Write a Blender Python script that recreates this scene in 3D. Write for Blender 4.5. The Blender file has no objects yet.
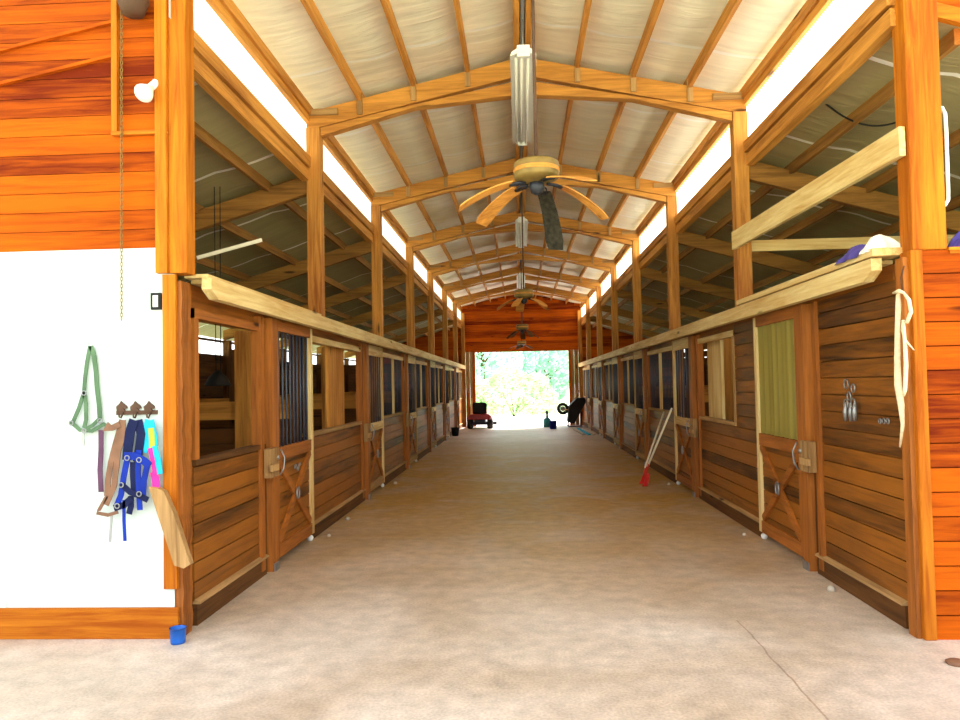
import bpy, math, random
from mathutils import Vector, Matrix
random.seed(7)
sc = bpy.context.scene
col = sc.collection
R = math.radians

# ---------------------------------------------------------------- camera
F, YAW, PIT, ROL, CX, H = 747.9, .0524, .0338, .0192, -.0994, 1.65
_r = Vector((math.cos(YAW), math.sin(YAW), 0))
_f0 = Vector((-math.sin(YAW), math.cos(YAW), 0))
_f = _f0*math.cos(PIT) + Vector((0, 0, math.sin(PIT)))
_u = -_f0*math.sin(PIT) + Vector((0, 0, math.cos(PIT)))
RC = _r*math.cos(ROL) - _u*math.sin(ROL)
UC = _u*math.cos(ROL) + _r*math.sin(ROL)
CAM = Vector((CX, 0, H))
cd = bpy.data.cameras.new('camera'); cam = bpy.data.objects.new('camera', cd); col.objects.link(cam)
m = Matrix((RC, UC, -_f)).transposed().to_4x4(); m.translation = CAM
cam.matrix_world = m
cd.sensor_width = 36; cd.lens = F*36/960; cd.clip_start = .05; cd.clip_end = 500
sc.camera = cam

def ray(px, py): return _f + RC*((px-480)/F) - UC*((py-360)/F)
def at_y(px, py, Y): d = ray(px, py); return CAM + d*((Y-CAM.y)/d.y)
def at_x(px, py, X): d = ray(px, py); return CAM + d*((X-CAM.x)/d.x)
def at_z(px, py, Z): d = ray(px, py); return CAM + d*((Z-CAM.z)/d.z)

# ---------------------------------------------------------------- materials
def lin(c):
    return tuple(((v/255)/12.92 if v/255 <= .04045 else ((v/255+.055)/1.055)**2.4) for v in c) + (1,)

def base_mat(name, rough=.7, spec=.3):
    mt = bpy.data.materials.new(name); mt.use_nodes = True
    nt = mt.node_tree; b = nt.nodes['Principled BSDF']
    b.inputs['Roughness'].default_value = rough
    b.inputs['Specular IOR Level'].default_value = spec
    return mt, nt, b

def plain(name, c, rough=.6, spec=.3, metal=0, var=.12, scale=9):
    mt, nt, b = base_mat(name, rough, spec)
    b.inputs['Metallic'].default_value = metal
    N = nt.nodes.new; L = nt.links.new
    g = N('ShaderNodeNewGeometry'); n = N('ShaderNodeTexNoise'); n.inputs['Scale'].default_value = scale; n.inputs['Detail'].default_value = 5
    L(g.outputs['Position'], n.inputs['Vector'])
    r = N('ShaderNodeValToRGB'); cc = lin(c)
    r.color_ramp.elements[0].position = .3; r.color_ramp.elements[1].position = .7
    r.color_ramp.elements[0].color = tuple(v*(1-var) for v in cc[:3])+(1,)
    r.color_ramp.elements[1].color = tuple(min(1, v*(1+var)) for v in cc[:3])+(1,)
    L(n.outputs['Fac'], r.inputs['Fac']); L(r.outputs['Color'], b.inputs['Base Color'])
    return mt

def wood(name, dark, light, axis, rough=.65, spec=.25, island=.7, knots=True, weather=None):
    """long grain along one axis, every board its own tone, dark knots"""
    mt, nt, b = base_mat(name, rough, spec)
    N = nt.nodes.new; L = nt.links.new
    g = N('ShaderNodeNewGeometry')
    add = N('ShaderNodeVectorMath'); add.operation = 'MULTIPLY_ADD'
    comb = N('ShaderNodeCombineXYZ')
    for i in range(3): L(g.outputs['Random Per Island'], comb.inputs[i])
    add.inputs[1].default_value = (31, 17, 23); L(comb.outputs[0], add.inputs[0]); L(g.outputs['Position'], add.inputs[2])
    sc_ = {'x': (1.3, 22, 22), 'y': (22, 1.3, 22), 'z': (22, 22, 1.3)}[axis]
    mp = N('ShaderNodeMapping'); mp.inputs['Scale'].default_value = sc_; L(add.outputs[0], mp.inputs['Vector'])
    n1 = N('ShaderNodeTexNoise'); n1.inputs['Scale'].default_value = 1; n1.inputs['Detail'].default_value = 7; n1.inputs['Roughness'].default_value = .65
    n1.inputs['Distortion'].default_value = .6
    L(mp.outputs[0], n1.inputs['Vector'])
    sc2 = {'x': (.5, 3.2, 3.2), 'y': (3.2, .5, 3.2), 'z': (3.2, 3.2, .5)}[axis]
    mp2 = N('ShaderNodeMapping'); mp2.inputs['Scale'].default_value = sc2; L(add.outputs[0], mp2.inputs['Vector'])
    n2 = N('ShaderNodeTexNoise'); n2.inputs['Scale'].default_value = 1; n2.inputs['Detail'].default_value = 3
    L(mp2.outputs[0], n2.inputs['Vector'])
    m1 = N('ShaderNodeMath'); m1.operation = 'MULTIPLY_ADD'; m1.inputs[1].default_value = .9; L(n1.outputs['Fac'], m1.inputs[0])
    m0 = N('ShaderNodeMath'); m0.operation = 'MULTIPLY'; m0.inputs[1].default_value = .55*island; L(g.outputs['Random Per Island'], m0.inputs[0]); L(m0.outputs[0], m1.inputs[2])
    m2 = N('ShaderNodeMath'); m2.operation = 'MULTIPLY_ADD'; m2.inputs[1].default_value = .7; L(n2.outputs['Fac'], m2.inputs[0]); L(m1.outputs[0], m2.inputs[2])
    mr = N('ShaderNodeMapRange'); mr.inputs['From Min'].default_value = .7; mr.inputs['From Max'].default_value = 1.17; L(m2.outputs[0], mr.inputs['Value'])
    r = N('ShaderNodeValToRGB'); r.color_ramp.elements[0].color = lin(dark); r.color_ramp.elements[1].color = lin(light)
    L(mr.outputs[0], r.inputs['Fac'])
    out = r.outputs['Color']
    if knots:
        vs = {'x': (1.1, 5.5, 5.5), 'y': (5.5, 1.1, 5.5), 'z': (5.5, 5.5, 1.1)}[axis]
        mp3 = N('ShaderNodeMapping'); mp3.inputs['Scale'].default_value = tuple(v*.8 for v in vs); L(add.outputs[0], mp3.inputs['Vector'])
        v = N('ShaderNodeTexVoronoi'); v.inputs['Scale'].default_value = 1; L(mp3.outputs[0], v.inputs['Vector'])
        k = N('ShaderNodeMapRange'); k.inputs['From Min'].default_value = .05; k.inputs['From Max'].default_value = .11
        k.inputs['To Min'].default_value = .9; k.inputs['To Max'].default_value = 0
        L(v.outputs['Distance'], k.inputs['Value'])
        mx = N('ShaderNodeMix'); mx.data_type = 'RGBA'; L(k.outputs[0], mx.inputs['Factor']); L(out, mx.inputs[6])
        mx.inputs[7].default_value = tuple(v_*.25 for v_ in lin(dark)[:3])+(1,)
        out = mx.outputs[2]
    if weather:
        n3 = N('ShaderNodeTexNoise'); n3.inputs['Scale'].default_value = 1.15; n3.inputs['Detail'].default_value = 6; L(g.outputs['Position'], n3.inputs['Vector'])
        w = N('ShaderNodeMapRange'); w.inputs['From Min'].default_value = .5; w.inputs['From Max'].default_value = .75; w.inputs['To Max'].default_value = .6
        L(n3.outputs['Fac'], w.inputs['Value'])
        mx2 = N('ShaderNodeMix'); mx2.data_type = 'RGBA'; L(w.outputs[0], mx2.inputs['Factor']); L(out, mx2.inputs[6]); mx2.inputs[7].default_value = lin(weather)
        out = mx2.outputs[2]
    L(out, b.inputs['Base Color'])
    bp = N('ShaderNodeBump'); bp.inputs['Strength'].default_value = .5; bp.inputs['Distance'].default_value = .006
    L(n1.outputs['Fac'], bp.inputs['Height']); L(bp.outputs[0], b.inputs['Normal'])
    return mt

M = {}
for a in 'xyz':
    M['stall_'+a] = wood('stained_stall_boards_'+a, (46, 22, 2), (152, 90, 22), a, rough=.55, spec=.35, weather=(104, 62, 22))
    M['stud_'+a] = wood('stall_framing_'+a, (88, 42, 8), (178, 106, 40), a, rough=.6)
    M['timber_'+a] = wood('honey_timber_'+a, (128, 68, 18), (220, 154, 70), a, rough=.7)
    M['cedar_'+a] = wood('orange_stained_boards_'+a, (104, 30, 1), (192, 88, 4), a, rough=.75, spec=.1)
    M['pine_'+a] = wood('pale_pine_'+a, (196, 152, 84), (244, 226, 166), a, rough=.7, island=.3)
    M['amber_'+a] = wood('amber_post_'+a, (150, 72, 6), (214, 134, 30), a, rough=.7, spec=.15, island=.4)
    M['shed_'+a] = wood('shaded_side_roof_timber_'+a, (84, 50, 18), (168, 116, 54), a, rough=.8)  # roof timber in a darker copy, shade under the side roofs painted in
    M['old_'+a] = wood('weathered_board_'+a, (112, 80, 44), (190, 150, 98), a, rough=.85)
    M['darkw_'+a] = wood('rough_dark_boards_'+a, (46, 26, 8), (108, 68, 28), a, rough=.85)
M['paint'] = plain('white_painted_panel', (206, 218, 214), .6, .3, var=.02, scale=2)
M['black'] = plain('black_rubber', (22, 22, 22), .7, .3)
M['steel'] = plain('galvanized_steel', (150, 152, 155), .35, .6, metal=.7)
M['darksteel'] = plain('dark_steel', (46, 48, 56), .45, .5, metal=.5)
M['bars'] = plain('blue_grey_steel_bars', (74, 80, 96), .4, .5, metal=.3)
M['iron'] = plain('rusty_iron', (90, 66, 52), .7, .3, metal=.3)
M['white'] = plain('white_plastic', (240, 240, 236), .4, .4, var=.02)
M['red'] = plain('red_plastic', (214, 30, 22), .45, .4, var=.05)
M['maroon'] = plain('red_paint', (150, 26, 22), .35, .5, var=.1)
M['blue'] = plain('blue_plastic', (26, 96, 190), .4, .4, var=.08)
M['deepblue'] = plain('deep_blue_nylon', (14, 44, 150), .7, .2, var=.2)
M['navy'] = plain('navy_nylon', (18, 26, 66), .8, .2, var=.2)
M['sky'] = plain('turquoise_nylon', (30, 178, 220), .7, .2, var=.1)
M['lime'] = plain('lime_nylon', (170, 220, 60), .7, .2, var=.1)
M['pink'] = plain('pink_nylon', (232, 50, 150), .7, .2, var=.1)
M['sage'] = plain('sage_green_webbing', (84, 112, 84), .8, .2, var=.2)
M['plum'] = plain('plum_strap', (92, 60, 84), .8, .2, var=.2)
M['leather'] = plain('brown_leather', (124, 88, 66), .6, .3, var=.25)
M['rope'] = plain('cream_cotton_rope', (232, 216, 180), .9, .1, var=.15, scale=40)
M['purple'] = plain('violet_blue_cloth', (84, 74, 150), .85, .1, var=.25)
M['cloth'] = plain('white_cloth', (240, 236, 224), .9, .1, var=.08)
M['bone'] = plain('pale_wood_handle', (240, 232, 206), .5, .3, var=.05)
M['mold'] = plain('mildewed_black_blade', (44, 40, 30), .8, .2, var=.6, scale=30)
M['brass'] = plain('aged_brass', (128, 104, 52), .5, .4, metal=.3, var=.3)
M['lampglass'] = plain('frosted_bulb_glass', (244, 240, 228), .25, .5, var=.02)
M['cement'] = plain('concrete_kerb', (190, 180, 165), .9, .2)
M['teal'] = plain('teal_plastic', (30, 120, 130), .5, .3)

def floor_mat():
    mt, nt, b = base_mat('dusty_concrete', .5, .45)
    N = nt.nodes.new; L = nt.links.new
    g = N('ShaderNodeNewGeometry')
    def noise(s, d, vec=None, dist=0):
        n = N('ShaderNodeTexNoise'); n.inputs['Scale'].default_value = s; n.inputs['Detail'].default_value = d
        n.inputs['Distortion'].default_value = dist; L(vec or g.outputs['Position'], n.inputs['Vector']); return n
    a = noise(.55, 6, dist=.5); c = noise(7, 8); d = noise(60, 4)
    r = N('ShaderNodeValToRGB'); e = r.color_ramp.elements
    e[0].position = .36; e[0].color = lin((182, 160, 138)); e[1].position = .62; e[1].color = lin((210, 194, 180))
    L(a.outputs['Fac'], r.inputs['Fac'])
    # straw dust and manure stain swept along the middle of the aisle, denser further in, thinned at the far end to paint in doorway glare
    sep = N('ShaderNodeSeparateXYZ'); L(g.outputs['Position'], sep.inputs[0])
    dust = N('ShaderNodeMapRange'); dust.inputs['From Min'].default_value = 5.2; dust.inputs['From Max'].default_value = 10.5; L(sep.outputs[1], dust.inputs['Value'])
    dn = N('ShaderNodeMath'); dn.operation = 'MULTIPLY'; far_glare = N('ShaderNodeMapRange'); far_glare.inputs['From Min'].default_value = 17; far_glare.inputs['From Max'].default_value = 24; far_glare.inputs['To Min'].default_value = 1; far_glare.inputs['To Max'].default_value = 0; L(sep.outputs[1], far_glare.inputs['Value'])
    dm = N('ShaderNodeMath'); dm.operation = 'MULTIPLY'; L(dust.outputs[0], dm.inputs[0]); L(far_glare.outputs[0], dm.inputs[1]); L(dm.outputs[0], dn.inputs[0])
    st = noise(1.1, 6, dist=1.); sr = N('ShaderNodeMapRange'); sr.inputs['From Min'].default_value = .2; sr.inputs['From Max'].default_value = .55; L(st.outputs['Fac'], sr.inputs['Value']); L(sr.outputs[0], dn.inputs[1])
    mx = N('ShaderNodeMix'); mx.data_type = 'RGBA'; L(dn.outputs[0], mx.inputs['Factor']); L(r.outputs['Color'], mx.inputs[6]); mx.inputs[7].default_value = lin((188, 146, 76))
    mr = N('ShaderNodeMapRange'); mr.inputs['From Min'].default_value = .3; mr.inputs['From Max'].default_value = .7; mr.inputs['To Min'].default_value = .8; mr.inputs['To Max'].default_value = 1.12
    L(c.outputs['Fac'], mr.inputs['Value'])
    mr2 = N('ShaderNodeMapRange'); mr2.inputs['From Min'].default_value = .3; mr2.inputs['From Max'].default_value = .7; mr2.inputs['To Min'].default_value = .82; mr2.inputs['To Max'].default_value = 1.14
    L(d.outputs['Fac'], mr2.inputs['Value'])
    mu = N('ShaderNodeMath'); mu.operation = 'MULTIPLY'; L(mr.outputs[0], mu.inputs[0]); L(mr2.outputs[0], mu.inputs[1])
    # one hairline crack in the slab, right of centre
    cn = noise(1.5, 5); ca = N('ShaderNodeMath'); ca.operation = 'MULTIPLY_ADD'; ca.inputs[1].default_value = .12; L(cn.outputs['Fac'], ca.inputs[0]); L(sep.outputs[0], ca.inputs[2])
    cb = N('ShaderNodeMath'); cb.operation = 'COMPARE'; cb.inputs[1].default_value = 1.42; cb.inputs[2].default_value = .006; L(ca.outputs[0], cb.inputs[0])
    cm = N('ShaderNodeMix'); cm.data_type = 'RGBA'; cl = N('ShaderNodeMath'); cl.operation = 'LESS_THAN'; cl.inputs[1].default_value = 5.3; L(sep.outputs[1], cl.inputs[0])
    cz = N('ShaderNodeMath'); cz.operation = 'MULTIPLY'; L(cb.outputs[0], cz.inputs[0]); L(cl.outputs[0], cz.inputs[1]); L(cz.outputs[0], cm.inputs['Factor']); L(mx.outputs[2], cm.inputs[6]); cm.inputs[7].default_value = lin((160, 136, 116))
    mx = cm
    vm = N('ShaderNodeVectorMath'); vm.operation = 'SCALE'; L(mx.outputs[2], vm.inputs[0]); L(mu.outputs[0], vm.inputs['Scale'])
    L(vm.outputs[0], b.inputs['Base Color'])
    bp = N('ShaderNodeBump'); bp.inputs['Strength'].default_value = .4; bp.inputs['Distance'].default_value = .01
    L(c.outputs['Fac'], bp.inputs['Height']); L(bp.outputs[0], b.inputs['Normal'])
    return mt
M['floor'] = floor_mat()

def ceil_mat(name, base, off=7.55):
    mt, nt, b = base_mat(name, .6, .25)
    N = nt.nodes.new; L = nt.links.new
    g = N('ShaderNodeNewGeometry'); sep = N('ShaderNodeSeparateXYZ'); L(g.outputs['Position'], sep.inputs[0])
    mp = N('ShaderNodeMapping'); mp.inputs['Scale'].default_value = (1.2, 7, 1); L(g.outputs['Position'], mp.inputs['Vector'])
    n = N('ShaderNodeTexNoise'); n.inputs['Scale'].default_value = 1; n.inputs['Detail'].default_value = 6; n.inputs['Distortion'].default_value = 1; L(mp.outputs[0], n.inputs['Vector'])
    r = N('ShaderNodeValToRGB'); cc = lin(base)
    r.color_ramp.elements[0].position = .3; r.color_ramp.elements[0].color = tuple(v*.84 for v in cc[:3])+(1,)
    r.color_ramp.elements[1].position = .7; r.color_ramp.elements[1].color = cc
    L(n.outputs['Fac'], r.inputs['Fac'])
    # white taped seam across the facing, twice a bay
    nb = N('ShaderNodeTexNoise'); nb.inputs['Scale'].default_value = .9; L(g.outputs['Position'], nb.inputs['Vector'])
    w = N('ShaderNodeMath'); w.operation = 'MULTIPLY_ADD'; w.inputs[1].default_value = .12; L(nb.outputs['Fac'], w.inputs[0]); L(sep.outputs[1], w.inputs[2])
    s1 = N('ShaderNodeMath'); s1.operation = 'SUBTRACT'; s1.inputs[1].default_value = off; L(w.outputs[0], s1.inputs[0])
    s2 = N('ShaderNodeMath'); s2.operation = 'PINGPONG'; s2.inputs[1].default_value = .905; L(s1.outputs[0], s2.inputs[0])
    s3 = N('ShaderNodeMath'); s3.operation = 'LESS_THAN'; s3.inputs[1].default_value = .028; L(s2.outputs[0], s3.inputs[0])
    mx = N('ShaderNodeMix'); mx.data_type = 'RGBA'; L(s3.outputs[0], mx.inputs['Factor']); L(r.outputs['Color'], mx.inputs[6]); mx.inputs[7].default_value = lin((250, 248, 240))
    L(mx.outputs[2], b.inputs['Base Color'])
    bp = N('ShaderNodeBump'); bp.inputs['Strength'].default_value = .6; bp.inputs['Distance'].default_value = .03
    L(n.outputs['Fac'], bp.inputs['Height']); L(bp.outputs[0], b.inputs['Normal'])
    return mt
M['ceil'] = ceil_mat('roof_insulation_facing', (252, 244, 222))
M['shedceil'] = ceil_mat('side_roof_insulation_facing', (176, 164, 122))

def translucent(name, c, frac=.7, rough=.5):
    mt, nt, b = base_mat(name, rough, .3); N = nt.nodes.new; L = nt.links.new
    b.inputs['Base Color'].default_value = lin(c)
    t = N('ShaderNodeBsdfTranslucent'); t.inputs['Color'].default_value = lin(c)
    mx = N('ShaderNodeMixShader'); mx.inputs[0].default_value = frac
    L(b.outputs[0], mx.inputs[1]); L(t.outputs[0], mx.inputs[2]); L(mx.outputs[0], nt.nodes['Material Output'].inputs['Surface'])
    return mt
M['poly'] = translucent('translucent_wall_sheet', (250, 250, 244), .85)
M['sheet'] = translucent('yellowed_plastic_sheet', (196, 184, 96), .5, .3)
def leafmat(name, c, c2):
    mt, nt, b = base_mat(name, .6, .3); N = nt.nodes.new; L = nt.links.new
    g = N('ShaderNodeNewGeometry'); r = N('ShaderNodeValToRGB'); r.color_ramp.elements[0].color = lin(c); r.color_ramp.elements[1].color = lin(c2)
    L(g.outputs['Random Per Island'], r.inputs['Fac']); L(r.outputs[0], b.inputs['Base Color'])
    t = N('ShaderNodeBsdfTranslucent'); L(r.outputs[0], t.inputs['Color'])
    mx = N('ShaderNodeMixShader'); mx.inputs[0].default_value = .45
    L(b.outputs[0], mx.inputs[1]); L(t.outputs[0], mx.inputs[2]); L(mx.outputs[0], nt.nodes['Material Output'].inputs['Surface'])
    return mt
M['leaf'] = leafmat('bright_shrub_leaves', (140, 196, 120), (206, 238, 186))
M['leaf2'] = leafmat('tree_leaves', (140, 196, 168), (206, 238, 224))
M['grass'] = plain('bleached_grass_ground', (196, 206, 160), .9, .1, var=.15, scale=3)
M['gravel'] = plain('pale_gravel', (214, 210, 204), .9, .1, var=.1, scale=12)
M['dirt'] = plain('stall_bedding', (128, 96, 58), .95, .1, var=.3, scale=14)

# ---------------------------------------------------------------- mesh helpers
class MB:
    def __init__(s): s.v = []; s.f = []; s.smooth = []
    def add(s, vs, fs, smooth=False):
        o = len(s.v); s.v += [Vector(p) for p in vs]; s.f += [tuple(i+o for i in f) for f in fs]; s.smooth += [smooth]*len(fs); return s
    def box(s, x0, x1, y0, y1, z0, z1):
        x0, x1 = min(x0, x1), max(x0, x1); y0, y1 = min(y0, y1), max(y0, y1); z0, z1 = min(z0, z1), max(z0, z1)
        return s.add([(x0,y0,z0),(x1,y0,z0),(x1,y1,z0),(x0,y1,z0),(x0,y0,z1),(x1,y0,z1),(x1,y1,z1),(x0,y1,z1)],
                     [(0,3,2,1),(4,5,6,7),(0,1,5,4),(1,2,6,5),(2,3,7,6),(3,0,4,7)])
    def bar(s, p, q, w, h, up=(0, 0, 1)):
        """box beam from p to q; w across, h along the up direction"""
        p, q, up = Vector(p), Vector(q), Vector(up); d = (q-p).normalized()
        if abs(d.dot(up)) > .99: up = Vector((0, 1, 0))
        a = d.cross(up).normalized(); b = a.cross(d).normalized(); vs = []
        for c in (p, q):
            for i, j in ((-1,-1),(1,-1),(1,1),(-1,1)): vs.append(c + a*i*w/2 + b*j*h/2)
        return s.add(vs, [(0,1,2,3),(7,6,5,4),(0,4,5,1),(1,5,6,2),(2,6,7,3),(3,7,4,0)])
    def prism(s, poly, a0, a1, axis='y'):
        """poly: list of 2-D points; axis y: (x,z), axis x: (y,z), axis z: (x,y)"""
        def P(u, v, t): return {'y': (u, t, v), 'x': (t, u, v), 'z': (u, v, t)}[axis]
        n = len(poly); vs = [P(u, v, a0) for u, v in poly]+[P(u, v, a1) for u, v in poly]
        fs = [tuple(range(n)), tuple(range(2*n-1, n-1, -1))]+[(i, i+n, (i+1) % n+n, (i+1) % n) for i in range(n)]
        return s.add(vs, fs)
    def tube(s, pts, r, n=8, cap=True):
        pts = [Vector(p) for p in pts]; rs = r if isinstance(r, (list, tuple)) else [r]*len(pts); vs = []; fs = []
        prev = None
        for i, p in enumerate(pts):
            d = (pts[min(i+1, len(pts)-1)]-pts[max(i-1, 0)]).normalized()
            if prev is None:
                a = d.orthogonal().normalized()
            else:
                a = (prev - d*prev.dot(d)).normalized()
            prev = a; b = d.cross(a)
            for k in range(n): t = 2*math.pi*k/n; vs.append(p + (a*math.cos(t)+b*math.sin(t))*rs[i])
        for i in range(len(pts)-1):
            for k in range(n): fs.append((i*n+k, i*n+(k+1) % n, (i+1)*n+(k+1) % n, (i+1)*n+k))
        if cap: fs += [tuple(range(n-1, -1, -1)), tuple((len(pts)-1)*n+k for k in range(n))]
        return s.add(vs, fs, True)
    def strap(s, pts, w, t, up=(0, 1, 0)):
        """flat webbing along a path, thickness along up"""
        pts = [Vector(p) for p in pts]; up = Vector(up); vs = []; fs = []
        for i, p in enumerate(pts):
            d = (pts[min(i+1, len(pts)-1)]-pts[max(i-1, 0)]).normalized()
            a = d.cross(up)
            a = a.normalized() if a.length > 1e-4 else Vector((1, 0, 0)); b = a.cross(d).normalized()
            for x, y in ((-1,-1),(1,-1),(1,1),(-1,1)): vs.append(p+a*x*w/2+b*y*t/2)
        for i in range(len(pts)-1):
            for k in range(4): fs.append((i*4+k, i*4+(k+1) % 4, (i+1)*4+(k+1) % 4, (i+1)*4+k))
        n = len(pts)-1; fs += [(3,2,1,0), (n*4, n*4+1, n*4+2, n*4+3)]
        return s.add(vs, fs)
    def lathe(s, prof, c, axis='z', n=20, smooth=True):
        """prof: (radius, height) pairs"""
        vs = []; fs = []; c = Vector(c)
        for r, h in prof:
            for k in range(n):
                t = 2*math.pi*k/n; u, v = r*math.cos(t), r*math.sin(t)
                vs.append(c+Vector({'z': (u, v, h), 'y': (u, h, v), 'x': (h, u, v)}[axis]))
        for i in range(len(prof)-1):
            for k in range(n): fs.append((i*n+k, i*n+(k+1) % n, (i+1)*n+(k+1) % n, (i+1)*n+k))
        fs += [tuple(range(n-1, -1, -1)), tuple((len(prof)-1)*n+k for k in range(n))]
        return s.add(vs, fs, smooth)
    def torus(s, c, R_, r, a0=0, a1=360, n=24, m=8, plane='yz', sx=1, sy=1):
        pts = []
        full = abs(a1-a0) >= 360
        for i in range(n+1):
            t = R(a0+(a1-a0)*i/n); u, v = R_*math.cos(t)*sx, R_*math.sin(t)*sy
            pts.append(Vector(c)+Vector({'yz': (0, u, v), 'xz': (u, 0, v), 'xy': (u, v, 0)}[plane]))
        return s.tube(pts, r, m, not full)
    def build(s, name, mat, parent=None, recalc=True):
        off = Vector(parent.matrix_world.translation) if parent else Vector((0, 0, 0))
        if parent is not None: off = wloc(parent)
        me = bpy.data.meshes.new(name); me.from_pydata([v-off for v in s.v], [], s.f)
        me.polygons.foreach_set('use_smooth', s.smooth); me.update()
        if recalc:
            import bmesh
            bm = bmesh.new(); bm.from_mesh(me); bmesh.ops.recalc_face_normals(bm, faces=bm.faces); bm.to_mesh(me); bm.free()
        me.materials.append(M[mat] if isinstance(mat, str) else mat)
        o = bpy.data.objects.new(name, me); col.objects.link(o)
        if parent is not None: o.parent = parent
        return o

def wloc(o):
    v = Vector(o.location)
    while o.parent: o = o.parent; v += Vector(o.location)
    return v
def bevel(o, w, seg=2):
    mo = o.modifiers.new('bevel', 'BEVEL'); mo.width = w; mo.segments = seg; mo.limit_method = 'ANGLE'; return o
def tag(o, label, cat, group=None, kind=None):
    if label: o['label'] = label
    if cat: o['category'] = cat
    if group: o['group'] = group
    if kind: o['kind'] = kind
    return o
def thing(name, loc, label, cat, group=None):
    o = bpy.data.objects.new(name, None); col.objects.link(o); o.location = loc; o.empty_display_size = .1
    return tag(o, label, cat, group)
def struct(name, mb, mat, label=None):
    o = mb.build(name, mat); o['kind'] = 'structure'
    if label: o['label'] = label
    return o
def copy_tree(o, d=(0, 0, 0), parent=None, label=None):
    c = o.copy(); col.objects.link(c)
    if parent is None:
        c.location = Vector(o.location)+Vector(d)
        if label: c['label'] = label
    else: c.parent = parent
    for ch in list(o.children): copy_tree(ch, parent=c)
    return c

ORD = ['first', 'second', 'third', 'fourth', 'fifth', 'sixth', 'seventh', 'eighth']
SIDE = {-1: 'left', 1: 'right'}
W = 2.415
T = [4.57+3.62*k for k in range(8)]     # truss lines; T[7] is the far gable
YF, YE = 4.95, 30.0

def sb(mb, s, d0, d1, y0, y1, z0, z1): return mb.box(s*(W+d0), s*(W+d1), y0, y1, z0, z1)

# ================================================================= SETTING
fl = MB()
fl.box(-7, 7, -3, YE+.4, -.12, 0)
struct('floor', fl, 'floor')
g = MB(); g.add([(-80, -60, -.14), (80, -60, -.14), (80, 120, -.14), (-80, 120, -.14)], [(0, 1, 2, 3)])
struct('ground', g, 'grass')
g = MB(); g.box(-4.5, 4.5, YE+.4, YE+9, -.13, -.01)
struct('path', g, 'gravel')

# main roof: sagging insulation between purlins, metal above; unseen front stretch added to cut sky light
def roofz(x): return 5.38-(abs(x)/W)*.53
NP = 4
for s in (-1, 1):
    mb = MB(); nx, ny = 32, 126; y0, y1 = 1.2, YE+.5; xe = 2.52
    vs = []; fs = []
    for i in range(nx+1):
        x = xe*i/nx
        for j in range(ny+1):
            y = y0+(y1-y0)*j/ny
            t = (x/W*NP) % 1; u = ((y-T[0])/3.62) % 1
            sag = .035*math.sin(math.pi*t)*(.6+.4*math.sin(math.pi*u)) + .012*math.sin(y*5.1+x*2+s)*math.sin(math.pi*t)
            vs.append((s*x, y, roofz(x)-sag))
    for i in range(nx):
        for j in range(ny): a = i*(ny+1)+j; fs.append((a, a+1, a+ny+2, a+ny+1))
    mb.add(vs, fs, True)
    mb.add([(0, y0, 5.42), (s*xe, y0, roofz(xe)+.05), (s*xe, y1, roofz(xe)+.05), (0, y1, 5.42)], [(0, 1, 2, 3)])
    struct('ceiling', mb, 'ceil')
# side roofs
def shedz(x): return 4.13-.29*(abs(x)-W)
XO = 6.3
for s in (-1, 1):
    mb = MB(); nx, ny = 30, 116; y0, y1 = 5.05, YE+.3
    vs = []; fs = []
    for i in range(nx+1):
        x = W+.05+(XO+.5-W)*i/nx
        for j in range(ny+1):
            y = y0+(y1-y0)*j/ny
            t = ((x-W)/.8) % 1; u = ((y-T[0])/3.62) % 1
            sag = .04*math.sin(math.pi*t)*(.5+.5*math.sin(math.pi*u))
            vs.append((s*x, y, shedz(x)-sag))
    for i in range(nx):
        for j in range(ny): a = i*(ny+1)+j; fs.append((a, a+1, a+ny+2, a+ny+1))
    mb.add(vs, fs, True)
    mb.add([(s*W, y0, shedz(W)+.05), (s*(XO+.5), y0, shedz(XO+.5)+.05), (s*(XO+.5), y1, shedz(XO+.5)+.05), (s*W, y1, shedz(W)+.05)], [(0, 1, 2, 3)])
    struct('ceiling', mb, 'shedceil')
# outer walls: boards, an open gap under the eave
for s in (-1, 1):
    mb = MB(); z = -.02; k = 0
    mb.box(s*(XO+.02), s*(XO+.035), 5.0, YE, 0, 2.33)
    while z < 2.3:
        mb.box(s*XO, s*(XO+.03), 5.0, YE, z, z+.165); z += .172
    mb.box(s*(XO-.02), s*XO, 5.0, YE, 2.64, 2.69)
    struct('wall_outer_'+SIDE[s], mb, 'darkw_y')
# rear wall of the barn: gable boards over the big opening, and side bays
mb = MB(); z = 3.0
while z < 5.3:
    z1 = z+.135
    hw = 2.40 if z1 < 4.8 else max(.1, (5.36-z1)/.53*W)
    mb.box(-hw, hw, YE, YE+.04+.004*(int(z*100)%2), z, z1-.004); mb.box(-hw, hw, YE+.03, YE+.07, z-.01, z1+.01); z = z1
for s in (-1, 1):
    z = 0
    while z < 3.9:
        xe = min(XO, W+(4.05-z)/.29)
        mb.box(s*2.42, s*xe, YE, YE+.04, z, z+.131); mb.box(s*2.42, s*xe, YE+.03, YE+.06, z-.01, z+.14); z += .135
mb.prism([(-W, 3.0), (W, 3.0), (W, 4.84), (0, 5.37), (-W, 4.84)], YE+.05, YE+.08)
for s in (-1, 1): mb.prism([(s*2.42, 0), (s*XO, 0), (s*XO, shedz(XO)), (s*2.42, shedz(W))], YE+.05, YE+.08)
struct('wall_back', mb, 'cedar_x')
mb = MB()
for s in (-1, 1):
    for k in range(3):
        mb.box(s*(1.93+k*.165), s*(1.93+k*.165+.158), YE, YE+.04, 0, 3.0)
struct('wall_back_panels', mb, 'old_z')
mb = MB(); mb.box(-1.93, 1.93, YE-.05, YE, 2.97, 3.12)
for s in (-1, 1): mb.box(s*1.87, s*1.95, YE-.05, YE+.09, 0, 2.97)
struct('trim_1', mb, 'cedar_x')
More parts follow.
